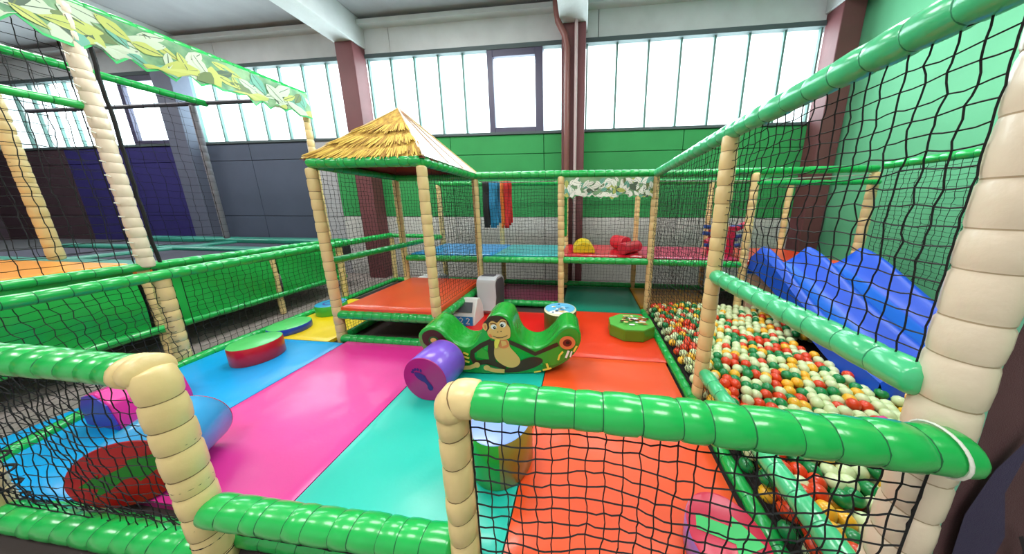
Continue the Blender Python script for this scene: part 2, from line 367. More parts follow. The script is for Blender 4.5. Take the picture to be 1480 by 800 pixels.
# ---------------------------------------------------------------- ball pit enclosure
bp_ = thing('ball_pit_frame', 'ball pit enclosure of tan posts, haze-tinted green rails and black nets', 'ball pit', loc=(.96,2.2,-.05))
sl(bp_, [(1.015,.70,-.1),(1.015,.70,1.2),(1.015,.70,2.0)], 'c', r=.057, seg=.125, n=20)  # corner post paler than the tan ones: haze painted into its vinyl
sl(bp_, [(.96,1.84,-.1),(.96,1.84,2.0)], 't', r=.050)
sl(bp_, [(.97,3.57,-.1),(.97,3.57,1.95)], 't', r=.048)
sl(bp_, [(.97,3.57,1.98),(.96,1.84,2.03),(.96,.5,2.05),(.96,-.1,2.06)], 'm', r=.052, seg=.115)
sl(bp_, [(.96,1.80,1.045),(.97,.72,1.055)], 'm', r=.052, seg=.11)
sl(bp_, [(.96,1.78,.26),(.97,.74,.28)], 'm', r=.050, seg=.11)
sl(bp_, [(.90,3.50,.0),(.905,1.8,0),(.915,.74,0)], r=.042, seg=.10)
nt_(bp_, (.96,3.54,.04),(.96,1.88,.04),(.96,1.88,1.98),(.97,3.54,1.94), cell=.05, r=.0024, name='side_net')
nt_(bp_, (.96,1.80,1.08),(.962,.735,1.09),(.962,.735,2.0),(.96,1.80,1.99), cell=.05, r=.0026, name='side_net', jit=.14, border=False)
nt_(bp_, (.96,1.78,.03),(.96,.74,.03),(.96,.74,.24),(.96,1.78,.23), cell=.045, r=.0018, name='lower_net', jit=.2)
nt_(bp_, (3.66,3.5,.8),(3.66,.75,.3),(3.66,.75,2.02),(3.66,3.5,2.0), cell=.06, r=.0026, name='outer_net')
sl(bp_, [(3.68,3.55,2.03),(3.68,.72,2.05)], r=.045, seg=.12)
sl(bp_, [(3.68,.72,-.1),(3.68,.72,2.0)], 't', r=.05)
b = MB(); b.box(1.08,3.72,.77,.82,-.06,.16); b.box(3.66,3.72,.66,3.6,-.06,.55); b.box(2.3,3.7,3.5,3.56,-.06,.6)
b.v = [tuple(Vector(v)-at_(bp_)) for v in b.v]; b.build('pit_wall_pad', mat('blush_vinyl', (232,190,170), .45), bp_, bevel=.01)
# printed panel outside the pit
b = MB(); b.grid(lambda u, v: Vector((1.10+2.6*u,.76+.008*math.sin(u*9)*math.sin(v*5), -.10+2.0*v)), 30, 20)
pan = thing('printed_panel', 'dark brown perforated banner with navy flame print outside the ball pit', 'banner', loc=(0,0,0))
b.build('sheet', mat('brown_mesh_print', (96,62,66), .9, .4, 260, .2, 3), pan)
b = MB(); T = lambda x, z: Vector((x,.744,z))
for cx, cz, h in ((1.30,.55,.75),(1.62,.2,.8),(1.95,.6,.9),(2.4,.3,.8)):
    poly_face(b, [(cx,cz-h/2),(cx+.06,cz-h/3),(cx+.07,cz-.05),(cx+.02,cz+.12),(cx+.04,cz+h/2),(cx-.03,cz+.2),(cx-.06,cz+.02),(cx-.05,cz-.15)], 0, T)
for cx, cz in ((1.42,.35),(1.18,.12)):
    poly_face(b, stroke([(cx,cz-.2),(cx+.03,cz-.05),(cx+.02,cz+.1),(cx-.01,cz+.16)], .012), 1, T)
b.build('flame_print', [mat('navy_print', (62,52,82), .9, .3, 260), mat('black_print', (34,24,30), .9)], pan)
b = MB(); b.grid(lambda u, v: Vector((1.085+.095*u,.735+.004*math.sin(v*25)*u, -.1+2.1*v)), 2, 30); b.build('mint_edge', mat('mint_net_edge', (128,198,170), .7), pan)
tag(pan, None, None)
# ---------------------------------------------------------------- balls
PAL = [('white', (214,228,176), .40), ('orange', (246,184,44), .19), ('red', (224,66,26), .17), ('green', (20,134,70), .24)]
BM = {n: mat(n+'_ball_plastic', c, .32, coat=.3) for n, c, _ in PAL}
def ico(r, sub):
    bm = bmesh.new(); bmesh.ops.create_icosphere(bm, subdivisions=sub, radius=r)
    v = [tuple(q.co) for q in bm.verts]; f = [tuple(x.index for x in fc.verts) for fc in bm.faces]; bm.free(); return v, f
rnd = random.Random(11); BR = .039
cells = []
for lay, z in ((1,.115),(0,.06)):
    y = .84+(BR if lay else 0); row = 0
    while y < 3.50:
        x = .985+(BR if row % 2 else 0)+(.02 if lay else 0)
        while x < 3.58:
            under = x > 2.25 and 1.9 < y < 2.75
            if not under:
                cells.append((x+rnd.uniform(-.012,.012), y+rnd.uniform(-.012,.012), z+rnd.uniform(-.015,.022)+.03*noise.noise(Vector((x*1.6,y*1.6,2))), lay))
            x += BR*2.04
        y += BR*1.80; row += 1
def pick(x, y):
    n = noise.noise(Vector((x*2.2,y*2.2,5))); t = rnd.random()
    if n > .25 and t < .35: return 'red'
    if n < -.1 and t < .4: return 'white'
    t = rnd.random(); a = 0
    for nme, c, p in PAL:
        a += p
        if t < a: return nme
    return 'white'
vis = [c for c in cells if c[3] == 1 and not (c[0] > 2.6 and c[1] < 2.2)]
def key(c): return (c[0]**2+c[1]**2+(c[2]-1.55)**2)
tops = sorted(vis, key=key); single = set(tops[:296])
meshes = {}
V3, F3 = ico(BR, 3); V2, F2 = ico(BR, 2)
for nme in BM:
    q = MB(); q.add(V3, F3); me = q.build('pit_ball', BM[nme], None, True); meshes[nme] = me.data; bpy.data.objects.remove(me)
CN = {'white': 'pale greenish white', 'orange': 'yellow orange', 'red': 'red orange', 'green': 'dark green'}
def zone(x, y):
    if y < 1.15: return 'by the front end next to the haze-paled post'
    if y < 1.5: return 'just behind the thick front rail'
    if x < 1.35: return 'along the low rail on the left edge' if y < 1.9 else 'behind the side net on the left edge'
    if x > 2.0: return 'next to the foot of the blue slide'
    return 'in the middle under the haze-tinted rail' if y < 2.2 else 'towards the back of the pit'
rest = MB(); names = list(BM)
for c in cells:
    k = pick(c[0], c[1])
    if c in single:
        o = bpy.data.objects.new('pit_ball', meshes[k]); COL.objects.link(o); o.location = c[:3]; q = zone(c[0], c[1]); tag(o, CN[k]+' pit ball '+q, 'ball', CN[k]+' balls '+q)
    else:
        rest.add([(v[0]+c[0],v[1]+c[1],v[2]+c[2]) for v in V2], F2, names.index(k))
o = rest.build('pit_ball_pile', [BM[n] for n in names], None, True); tag(o, 'farther white, yellow, red and green balls filling the ball pit', 'balls', None, 'stuff')
# foam letters and pad at the pit's front corner
def foam(name, pts, wd, loc, col, cn, label, cat, th=.03):
    b = MB(); b.tube([Vector((p[0],p[1],0)) for p in pts], wd/2, 10)
    o = b.build(name, mat(cn, col, .5), None, True); o.location = loc; o.rotation_euler = (.35,-.2,.3); tag(o, label, cat); return o
foam('foam_hook', [(-.06,.05),(-.06,-.02),(-.03,-.06),(.02,-.06),(.05,-.02),(.05,.07)], .036, (1.60,1.36,.21), (246,196,20), 'yellow_foam', 'yellow hook-shaped foam toy on the balls by the haze-paled post', 'toy')
foam('foam_stick', [(-.07,0),(0,.01),(.07,.0)], .05, (1.86,1.50,.2), (222,60,140), 'pink_foam', 'pink foam toy on the balls by the haze-paled post', 'toy')
foam('foam_hook', [(-.04,.05),(-.04,-.03),(.01,-.05),(.05,-.02)], .032, (1.35,1.33,.22), (240,180,30), 'amber_foam', 'small amber bent foam toy on the balls behind the front rail', 'toy')
# ---------------------------------------------------------------- slide
sd_ = thing('wave_slide', 'blue plastic double slide with three wavy ridges running into the ball pit', 'slide', loc=(2.9,2.6,-.05))
SB = mat('blue_slide_plastic', (18,84,214), .42, .04, 20, .10, 3)
SL = mat('light_blue_lane', (26,104,214), .42, .04, 20, .08, 3)
def slide_z(v):   # v 0 top .. 1 bottom
    t = v*v*(3-2*v); base = .80-.66*(.35*v+.65*t)
    return base
def slide_pt(u, v):
    x = 2.27+1.27*u; y = 3.50-1.62*v; z = slide_z(v)
    amp = (.25-.13*v)*min(1, v*9+.35)*(1+.12*math.sin(v*9.0))
    d = min(abs(u-.055), abs(u-.465)*.9, abs(u-.94)); 
    k = math.exp(-(d/.088)**2); 
    return Vector((x, y, z+amp*k-.02*(1-k)))-at_(sd_)
b = MB(); NU, NV = 60, 44
b.grid(slide_pt, NU, NV)
for fi, f in enumerate(b.f):
    i = fi % NU; u = (i+.5)/NU
    if (.17 < u < .34 or .60 < u < .80): b.m[fi] = 1
for side in (0, 1):
    b.grid(lambda u, v, s=side: (slide_pt(s, v)*(1-u)+(Vector((slide_pt(s, v).x+(-.01 if s == 0 else .01), slide_pt(s, v).y, min(slide_pt(s,v).z-.05, slide_z(v)-.10+.05))))*u), 6, NV)
b.grid(lambda u, v: Vector((slide_pt(u,1).x, slide_pt(u,1).y-.06*math.sin(v*1.5)*(1), slide_pt(u,1).z*(1-v)+(.06+.05-.02)*v)), NU, 4)
b.grid(lambda u, v: Vector((slide_pt(u,0).x, slide_pt(u,0).y+.02*v, slide_pt(u,0).z*(1-v)+(.62+.05)*v)), NU, 4)
b.build('slide_body', [SB, SL], sd_, True, angle=1.2)
# ---------------------------------------------------------------- rear two-level platform
rp = thing('play_platform', 'two-level padded climbing platform along the back wall', 'climbing frame', loc=(.4,4.1,-.05))
ZD = .74
sl(rp, [(-.335,3.57,-.1),(-.335,3.57,1.95)], 't', r=.048)
for x in (-2.85,-1.6,-.34,.96,2.2,3.45): sl(rp, [(x,4.62,-.1),(x,4.62,1.94)], 't', r=.045)
sl(rp, [(2.2,3.52,-.1),(2.2,3.52,1.95)], 't', r=.048)
sl(rp, [(3.64,3.60,.3),(3.64,3.60,1.95)], 't', r=.05)
sl(rp, [(-1.6,3.57,1.98),(-.335,3.57,1.985),(.97,3.57,1.98)], r=.050, seg=.115)
sl(rp, [(.97,3.57,1.97),(2.2,3.55,1.98),(3.64,3.6,2.0)], r=.045, seg=.115)
sl(rp, [(-2.85,4.62,1.96),(.96,4.62,1.96)], r=.045); sl(rp, [(.96,4.62,1.96),(3.45,4.62,1.96)], r=.045)
sl(rp, [(-2.84,3.57,ZD-.02),(-1.65,3.57,ZD-.02)], r=.05); sl(rp, [(-1.55,3.57,ZD-.02),(-.38,3.57,ZD-.01)], r=.05); sl(rp, [(-.29,3.57,ZD),(.93,3.57,ZD)], r=.05)
sl(rp, [(1.02,3.55,ZD),(2.2,3.53,ZD)], r=.045); sl(rp, [(2.2,3.50,1.83),(3.62,3.52,1.83)], r=.032)
sl(rp, [(-2.85,4.62,.03),(.92,4.62,.03)], r=.05); sl(rp, [(-1.55,3.57,.02),(-.38,3.57,.02)], r=.05); sl(rp, [(1.0,4.62,.03),(3.4,4.62,.03)], r=.05)
sl(rp, [(-2.85,4.62,ZD-.02),(3.45,4.62,ZD-.02)], r=.045)
def deck(x0, x1, y0, y1, z, col, cn, th=.07, parent=rp):
    m = mat(cn, col, .3, .05, 50, .05, 3, coat=.3); b = MB()
    def top(u, v):
        x = x0+(x1-x0)*u; y = y0+(y1-y0)*v; d = min(x-x0,x1-x,y-y0,y1-y); k = min(1, d/.03)
        return Vector((x, y, z-.02*(1-math.sqrt(max(0,1-(1-k)**2)))+.003*noise.noise(Vector((x*3,y*3,1)))))-at_(parent)
    b.grid(top, 30, 30)
    p = at_(parent); b.box(x0-p.x,x1-p.x,y0-p.y,y1-p.y,z-th-p.z,z-.019-p.z)
    return b.build('deck_pad', m, parent, True, angle=1.0)
deck(-2.8,-1.42,3.60,4.6,ZD+.06,(30,150,222),'blue_deck_vinyl'); deck(-1.42,-.34,3.60,4.6,ZD+.06,(30,176,182),'teal_deck_vinyl')
deck(-.33,.9,3.60,4.6,ZD+.08,(214,26,46),'crimson_deck_vinyl'); deck(.91,2.22,3.60,4.6,ZD+.07,(206,38,92),'rose_deck_vinyl'); deck(2.23,3.5,3.52,4.6,ZD+.07,(232,66,30),'vermilion_deck_vinyl')
nt_(rp, (-1.56,3.57,ZD+.05),(-.38,3.57,ZD+.05),(-.38,3.57,1.93),(-1.56,3.57,1.93), r=.0022); nt_(rp, (-1.56,3.57,.06),(-.38,3.57,.06),(-.38,3.57,ZD-.06),(-1.56,3.57,ZD-.06), r=.0022)
nt_(rp, (-.29,3.57,ZD+.05),(.92,3.57,ZD+.05),(.92,3.57,1.93),(-.29,3.57,1.93), r=.002, cell=.06); nt_(rp, (1.0,3.57,.1),(2.18,3.57,.1),(2.18,3.57,1.93),(1.0,3.57,1.93), r=.0022)
for a, c in ((-2.82,-1.62),(-1.58,-.36),(-.32,.94),(.98,2.18),(2.22,3.43)):
    nt_(rp, (a,4.66,.1),(c,4.66,.1),(c,4.66,1.92),(a,4.66,1.92), r=.002, cell=.06, name='back_net')
mb = MB(); mb.tube([Vector((-1.57,3.62,1.90))-at_(rp), Vector((-1.0,3.62,1.885))-at_(rp), Vector((-.4,3.62,1.9))-at_(rp)], .008, 6); mb.build('edge_cord', ROPE, rp); mb = MB()
mb.tube([Vector((1.0,3.62,1.88))-at_(rp), Vector((2.2,3.6,1.87))-at_(rp), Vector((3.6,3.6,1.93))-at_(rp)], .008, 6); mb.build('edge_cord', ROPE, rp)
# leaf print valance helper
LEAFC = [mat('leaf_white', (188,200,176), .5), mat('leaf_lime', (180,188,96), .5), mat('leaf_teal', (104,168,146), .5), mat('leaf_olive', (100,120,70), .5), mat('leaf_green', (50,186,100), .5), mat('leaf_dark', (78,98,80), .6), mat('leaf_ground', (140,178,132), .5, 0, 1, 0, 7, rgb2=(84,134,96)), mat('leaf_bright', (232,234,222), .5)]  # flat print tones, the dark one included
def valance(name, A, B, drop, label, parent, seed, scale=1.0, dens=1.0):
    """printed banner hung between A and B: jagged cut lower edge with a green outline, leaf print on both faces"""
    A, B = Vector(A), Vector(B); L = (B-A).length; e = (B-A).normalized(); nrm = Vector((e.y,-e.x,0)).normalized(); rd = random.Random(seed)
    mb = MB(); st = .045*scale; n = max(8, int(L/st)); th = .003; low = []
    for i in range(n+1):
        low.append(drop*(.84+.22*noise.noise(Vector((i*.31*scale,seed,0))))+(.03*scale if i % 2 else -.012*scale)*rd.uniform(.4,1.3))
    def wav(s, d): return nrm*(.018*scale*math.sin(s*11/scale)*min(1,d/drop))
    def P(s, d, off=0): return A+e*s+wav(s,d)+nrm*off+Vector((0,0,-d))
    for sg in (1,-1):
        vs = []
        for i in range(n+1):
            s = L*i/n; vs += [P(s,0,sg*th),P(s,low[i]*.5,sg*th),P(s,low[i]-.012*scale,sg*th),P(s,low[i],sg*th)]
        for i in range(n):
            a = i*4; c = a+4; mb.add([],[]); o = 0
        base = len(mb.v); mb.v += [tuple(v) for v in vs]
        for i in range(n):
            a = base+i*4; c = a+4
            for q in range(3): mb.f.append((a+q,a+q+1,c+q+1,c+q)); mb.m.append(4 if q == 2 else 6)
    def lim(s):
        s = min(max(s,0),L)/L*n; i = min(int(s), n-1); return low[i]+(low[i+1]-low[i])*(s-i)-.012*scale
    lay = 0
    for k in range(int(L*drop/(scale*scale)*dens*340)):
        s = rd.uniform(0,L); d0 = rd.uniform(.0,drop*.9); ang = rd.uniform(-3.0,-.1); ln = rd.uniform(.08,.17)*scale; wd = ln*rd.uniform(.35,.6)
        dx, dz = math.cos(ang), math.sin(ang); pr = ((0,.1),(.15,.62),(.4,1),(.7,.7),(1,0))
        P2 = [(s+dx*ln*t-dz*wd*w_/2, -d0+dz*ln*t+dx*wd*w_/2) for t, w_ in pr]+[(s+dx*ln*t+dz*wd*w_/2, -d0+dz*ln*t-dx*wd*w_/2) for t, w_ in pr[::-1][1:]]
        P2 = [(min(max(a_,0),L), min(max(-b_,.0),lim(a_))) for a_, b_ in P2]
        mi = rd.choice([0,0,0,1,1,2,2,3,5,0] if scale > 1 else [7,7,7,7,1,2,5,7,3,7]); lay += 1; off = th+.0012+.00012*(lay % 60)
        for sg in (1,-1): mb.add([P(a_,b_,sg*off) for a_, b_ in P2], [tuple(range(len(P2)))], mi)
        m0, m1 = (s+dx*ln*.05, d0-dz*ln*.05), (s+dx*ln*.9, d0-dz*ln*.9)
        if 0 < m0[0] < L and 0 < m1[0] < L and m1[1] < lim(m1[0]):
            for sg in (1,-1): mb.add([P(a_,b_,sg*(off+.0001)) for a_, b_ in stroke([m0,m1], .0035*scale)], [(0,1,2,3)], 5 if mi != 5 else 3)
    p = at_(parent); mb.v = [tuple(Vector(v)-p) for v in mb.v]
    return mb.build(name, LEAFC, parent)
valance('leaf_valance', (-.28,3.50,1.93),(.92,3.50,1.93), .31, None, rp, 3, scale=.85)
sl(rp, [(-.28,3.66,1.7),(-.28,3.66,1.1)], r=.03, name='guard_pad')
# hanging strips
for i, (x, col, cn) in enumerate(((-1.56,(34,34,40),'black'),(-1.44,(40,140,190),'blue'),(-1.30,(226,120,40),'orange'),(-1.22,(206,40,40),'red'))):
    b = MB(); wd = (.11,.13,.06,.09)[i]
    for s in range(3): 
        b.grid(lambda u, v, s=s: Vector(((u-.5)*wd*.8+(s-1)*wd*.25, .02*s+.012*math.sin(v*8+s*2+i), -v*(.74-.04*s))), 3, 16)
    o = b.build('hanging_strip', mat(cn+'_strip', col, .6), None, True); o.location = (x,3.86,1.93)
    m_ = o.modifiers.new('solid','SOLIDIFY'); m_.thickness = .006
    tag(o, cn+' soft strip hanging from the rail above the blue deck', 'strip', 'strips hanging over the blue deck')
# bumps on the crimson deck
def halfroll(loc, r, L, rot, col, cn, label, full=False):
    b = MB(); n = 20; a0, a1 = (0, 2*math.pi) if full else (0, math.pi)
    poly = [(r*math.cos(a0+(a1-a0)*k/n), (r if full else 0)+r*math.sin(a0+(a1-a0)*k/n)) for k in range(n if full else n+1)]
    b.prism(poly, -L/2, L/2); o = b.build('foam_roll', mat(cn, col, .35, .05, 40, coat=.2), None, True, bevel=.012, angle=.6)
    o.location = loc; o.rotation_euler = (0,0,rot); return tag(o, label, 'foam roll')
halfroll((.0,3.98,ZD+.082), .17, .5, .05, (240,206,20), 'yellow_roll', 'yellow half-round foam bump on the crimson upper deck')
halfroll((.62,4.14,ZD+.082), .115, .3, .5, (206,44,62), 'red_roll', 'red foam roll at the back of the crimson upper deck', True)
halfroll((.72,3.80,ZD+.082), .09, .42, -.75, (212,40,64), 'red_roll2', 'longer red foam roll in front on the crimson upper deck', True)
# spinner with pegs
sp = thing('peg_spinner', 'crimson obstacle post with blue foam pegs on the rose deck', 'play spinner', loc=(2.10,3.95,ZD+.075))
RS = mat('spinner_red', (206,24,66), .4); BS_ = mat('spinner_blue', (44,74,150), .5)
for (a, c) in (((-.12,0,.0),(-.12,0,.42)),((.10,-.05,0),(.10,-.05,.42))):
    b = MB(); b.tube([a, ((a[0]+c[0])/2,a[1],.2), c], .065, 14); b.build('column', RS, sp, True)
b = MB(); b.tube([(.1,-.05,.36),(.3,-.05,.46)], .045, 12); b.tube([(-.22,-.02,.17),(-.12,0,.22)], .05, 12); b.build('arm', RS, sp, True)
for (z, a) in ((.12,2.6),(.12,.1),(.26,.2),(.3,3.0),(.4,2.9),(.41,.6),(.2,-.5)):
    cx = -.12 if math.cos(a) < 0 else .10
    b = MB(); b.tube([(cx,-.02,z),(cx+.16*math.cos(a),-.02-.1*math.sin(a),z+.02)], .03, 10); b.build('peg', BS_, sp, True)
# ---------------------------------------------------------------- thatched tower
tw = thing('thatched_tower', 'small square play tower with straw thatched pyramid roof and orange deck', 'play tower', loc=(-2.23,2.97,-.05))
XL, XR, YF, YB = -2.86, -1.62, 2.37, 3.57
for x, y in ((XL,YF),(XR,YF),(XL-.03,YB),(XR,YB)): sl(tw, [(x,y,.34 if (x,y) == (XR,YF) else -.05),(x,y,1.93)], 't', r=.050 if y < 3 else .047)
sl(tw, [(XL,YF,1.985),(XR,YF,1.985)], r=.052); sl(tw, [(XR,YF,1.985),(XR,YB,1.975)], r=.052); sl(tw, [(XL,YF,1.97),(XL-.03,YB,1.97)], r=.045); sl(tw, [(XL-.03,YB,1.96),(XR,YB,1.96)], r=.045)
sl(tw, [(XL+.04,YF,.295),(XR,YF,.295)], r=.052); sl(tw, [(XR,YF,.28),(XR+.01,YB,.28)], r=.05); sl(tw, [(XL,YF,.28),(XL,YB,.28)], r=.045)
sl(tw, [(XL+.04,YF-.02,0),(XR,YF-.02,0)], r=.048); sl(tw, [(XL,YF,0),(XL,YB,0)], r=.045); sl(tw, [(XL,YB,.0),(XR,YB,0)], r=.045)
sl(tw, [(XL,YF,.93),(XL,YB+1.0,.93)], r=.04)
deck(XL+.03,XR-.02,YF+.0,YB+.02,.395,(238,82,34),'orange_deck_vinyl',.07,tw)
nt_(tw, (XL,YF+.05,.42),(XL,YB-.05,.42),(XL,YB-.05,1.93),(XL,YF+.05,1.93), r=.0022); nt_(tw, (XR,YF+.05,.42),(XR,YB-.05,.42),(XR,YB-.05,1.93),(XR,YF+.05,1.93), r=.0022)
nt_(tw, (XL,YB,.42),(XR,YB,.42),(XR,YB,1.93),(XL,YB,1.93), r=.0022); nt_(tw, (XL,YF+.05,.05),(XL,YB-.05,.05),(XL,YB-.05,.24),(XL,YF+.05,.24), r=.002, cell=.035); nt_(tw, (XL,YB,.04),(XR,YB,.04),(XR,YB,.24),(XL,YB,.24), r=.002, cell=.035)
THATCH = mat('straw_thatch', (206,168,66), .8, .9, 22, .3, 26, rgb2=(150,108,30), stretch=(1,1,.25))
CANV = mat('roof_canvas', (214,190,160), .45, .2, 8, .12, 5, stretch=(1,1,6), coat=.3); UND = mat('roof_underside', (132,58,44), .7, .4, 30)  # pale canvas tone mixes faded print with a painted-in glossy reflection
ap = Vector((-2.25,2.97,2.70)); E4 = [Vector((XL-.05,YF-.03,2.03)),Vector((XR+.05,YF-.03,2.03)),Vector((XR+.05,YB+.05,2.0)),Vector((XL-.05,YB+.05,2.02))]
po = at_(tw)
for i in range(4):
    a, c = E4[i], E4[(i+1) % 4]; b = MB()
    b.grid(lambda u, v: (a.lerp(c,u).lerp(ap,v)-Vector((0,0,.03*math.sin(math.pi*v)*math.sin(math.pi*u))))-po, 14, 12)
    rpn = b.build('roof_panel', THATCH if i in (0,3) else CANV, tw, True); RP = globals().setdefault('RPAN', {}); RP[i] = rpn
    b = MB(); b.grid(lambda u, v: (a.lerp(c,u).lerp(ap,v)-Vector((0,0,.02+.03*math.sin(math.pi*v)*math.sin(math.pi*u))))-po, 8, 6); b.build('roof_lining', UND, rpn, True)
    b = MB(); b.tube([a-po, a.lerp(ap,.5)-po, ap-po], .010, 6); b.build('roof_seam', HAZE_AND_CREAM if i == 1 else TAN, tw, True)
    if i == 1:
        b = MB()
        for t in (.35,.62): b.tube([a.lerp(c,t)-po+Vector((.004,0,.012)), a.lerp(c,t).lerp(ap,.5)-po+Vector((.004,0,-.008)), ap-po], .006, 5)
        b.build('canvas_crease', mat('canvas_crease', (172,128,100), .6), rpn, True)
# straw tufts in three layers on the two thatched faces
rt = random.Random(5)
for i in (0,3):
    a, c = E4[i], E4[(i+1) % 4]; nrm = (c-a).cross(ap-a).normalized()
    for v0, cnt in ((.50,46),(.26,70),(.03,92)):
        b = MB()
        for k in range(cnt):
            u = (k+rt.random())/cnt; p = a.lerp(c,u).lerp(ap,v0+.07*rt.random()); hi = a.lerp(c,u+rt.uniform(-.03,.03)).lerp(ap, min(1,v0+.25))
            dn = (p-hi).normalized(); q = p+dn*rt.uniform(.02,.07)+nrm*.02; sd = dn.cross(nrm)*rt.uniform(.008,.014); hi = hi+nrm*-.01
            sg = -.03*math.sin(math.pi*(v0+.2))*math.sin(math.pi*u)
            z_ = Vector((0,0,sg))
            b.add([hi-sd-po+z_,hi+sd-po+z_,q+sd*.6-po+z_,q-po+dn*.02+z_,q-sd*.6-po+z_],[(0,1,2,3,4)],rt.choice([0,0,1]))
        o = b.build('straw_fringe', [mat('straw_light', (214,180,76), .8), mat('straw_dark', (166,124,40), .8)], RPAN[i]); o['kind'] = 'stuff'
# ---------------------------------------------------------------- grey ride-on machine by the tower
gm = thing('ride_machine', 'grey and white ride-on game console with curved seat beside the tower', 'ride machine', loc=(-1.40,2.80,-.05))
GP = mat('pale_grey_plastic', (196,196,200), .4); GD = mat('dark_grey_side', (84,80,86), .6); WP = mat('white_plastic', (226,226,224), .4)
b = MB(); prof = [(-.0,0),(.30,0),(.36,.40),(.33,.50),(.26,.56),(.05,.58),(-.02,.55),(-.04,.50),(-.03,.30),(-.10,.12)]
Mx = Matrix.Translation((.02,.42,0)) @ Matrix.Rotation(math.pi/2, 4, 'Z')
b.prism(prof, -.14, .14, 0, Mx); b.prism([(x*.9+.01,z*.93+.01) for x, z in prof], -.145, -.139, 1, Mx); b.build('curved_seat', [GP, GD], gm, True, bevel=.02, angle=.5)
b = MB(); b.box(-.09,.10,.50,.60,.56,.583); b.build('head_slot', GD, gm)
b = MB(); b.prism([(.0,0),(.32,0),(.30,.22),(.22,.36),(.14,.38),(.02,.18)], -.15, .15, 0, Matrix.Translation((-.15,.0,0)) @ Matrix.Rotation(math.pi/2, 4, 'Z')); b.build('console', WP, gm, True, bevel=.012, angle=.5)
b = MB(); T = lambda x, z: Vector((x, .012+(z-.18)*.62, z+.008)); poly_face(b, [(-.27,.21),(-.04,.21),(-.05,.325),(-.26,.325)], 0, T); b.build('screen', mat('console_screen', (92,96,102), .15), gm)
b = MB(); T = lambda x, z: Vector((x, -.004+.1*z+.0, z)); poly_face(b, [(-.29,.05),(-.02,.05),(-.02,.17),(-.29,.17)], 0, lambda x,z: Vector((x,.008+(z/.18)*.02-.02,z)))
for ox in (-.20,-.11): 
    poly_face(b, stroke([(ox,.14),(ox+.02,.155),(ox+.045,.14),(ox+.03,.11),(ox,.08),(ox+.05,.08)], .014), 1, lambda x,z: Vector((x,.002+(z/.18)*.02-.02,z)))
b.build('front_plate', [mat('console_blue', (40,130,196), .4), WP], gm)
b = MB(); b.box(-.32,.34,-.05,.62,0,.045); b.build('base', mat('navy_base', (36,44,110), .5), gm, bevel=.01)
o = MB(); o.prism([(-.3,0),(.3,0),(.3,.28),(.22,.36),(-.22,.33),(-.3,.24)], -.2, .2); o = o.build('white_bench', WP, None, True, bevel=.02, angle=.5); o.location = (-2.92,4.16,-.12); tag(o, 'white plastic box standing behind the orange tower deck', 'box')
# ---------------------------------------------------------------- rocker with monkey print
al = math.atan(.11); e_ = Vector((math.cos(al),math.sin(al),0)); n_ = Vector((math.sin(al),-math.cos(al),0))
rk = thing('monkey_rocker', 'green wave-shaped foam rocker with a monkey and banana print', 'rocker', loc=(-.74,1.94,0)); rk.rotation_euler = (0,0,al)
OUT = [(-.735,.34),(-.738,.40),(-.70,.45),(-.64,.483),(-.57,.478),(-.505,.43),(-.45,.36),(-.385,.305),(-.30,.285),(-.225,.325),(-.17,.42),(-.125,.53),(-.055,.592),(.02,.603),(.092,.568),(.128,.48),(.16,.38),(.215,.305),(.31,.268),(.40,.295),(.485,.371),(.546,.453),(.614,.486),(.689,.469),(.735,.412),(.738,.33),(.70,.235),(.62,.14),(.50,.065),(.358,.02),(.19,.003),(.02,0),(-.17,.004),(-.35,.022),(-.50,.07),(-.62,.145),(-.70,.245)]
def smoothloop(P, k=3):
    out = []; n = len(P)
    for i in range(n):
        p0, p1, p2, p3 = P[i-1], P[i], P[(i+1) % n], P[(i+2) % n]
        for t in range(k):
            t /= k; out.append(tuple(.5*(2*p1[a]+(p2[a]-p0[a])*t+(2*p0[a]-5*p1[a]+4*p2[a]-p3[a])*t*t+(3*p1[a]-p0[a]-3*p2[a]+p3[a])*t**3) for a in (0,1)))
    return out
SO = smoothloop(OUT); b = MB(); n = len(SO); DEP = .30
rings = []
for k, y in enumerate([0,.004,.02]+[.02+.26*q/12 for q in range(1,12)]+[.28,.296,.30]):
    ins = {0:.010,.004:.004}.get(y, .010 if y == .30 else (.004 if y == .296 else 0))
    vs = []
    for i, (x, z) in enumerate(SO):
        p, q = SO[i-1], SO[(i+1) % n]; dx, dz = q[0]-p[0], q[1]-p[1]; l = math.hypot(dx,dz); wob = .0035*noise.noise(Vector((x*30,y*14,z*30))) if 0 < k < 14 else 0
        vs.append((x-(-dz/l)*0-dz/l*0+(dz/l)*0+(-dz/l)*0+ (dz/l)*0 + (-(dz)/l)*(-ins)*-1*(-1) if False else x+dz/l*(ins-wob), y, z-dx/l*(ins-wob)))
    rings.append(vs)
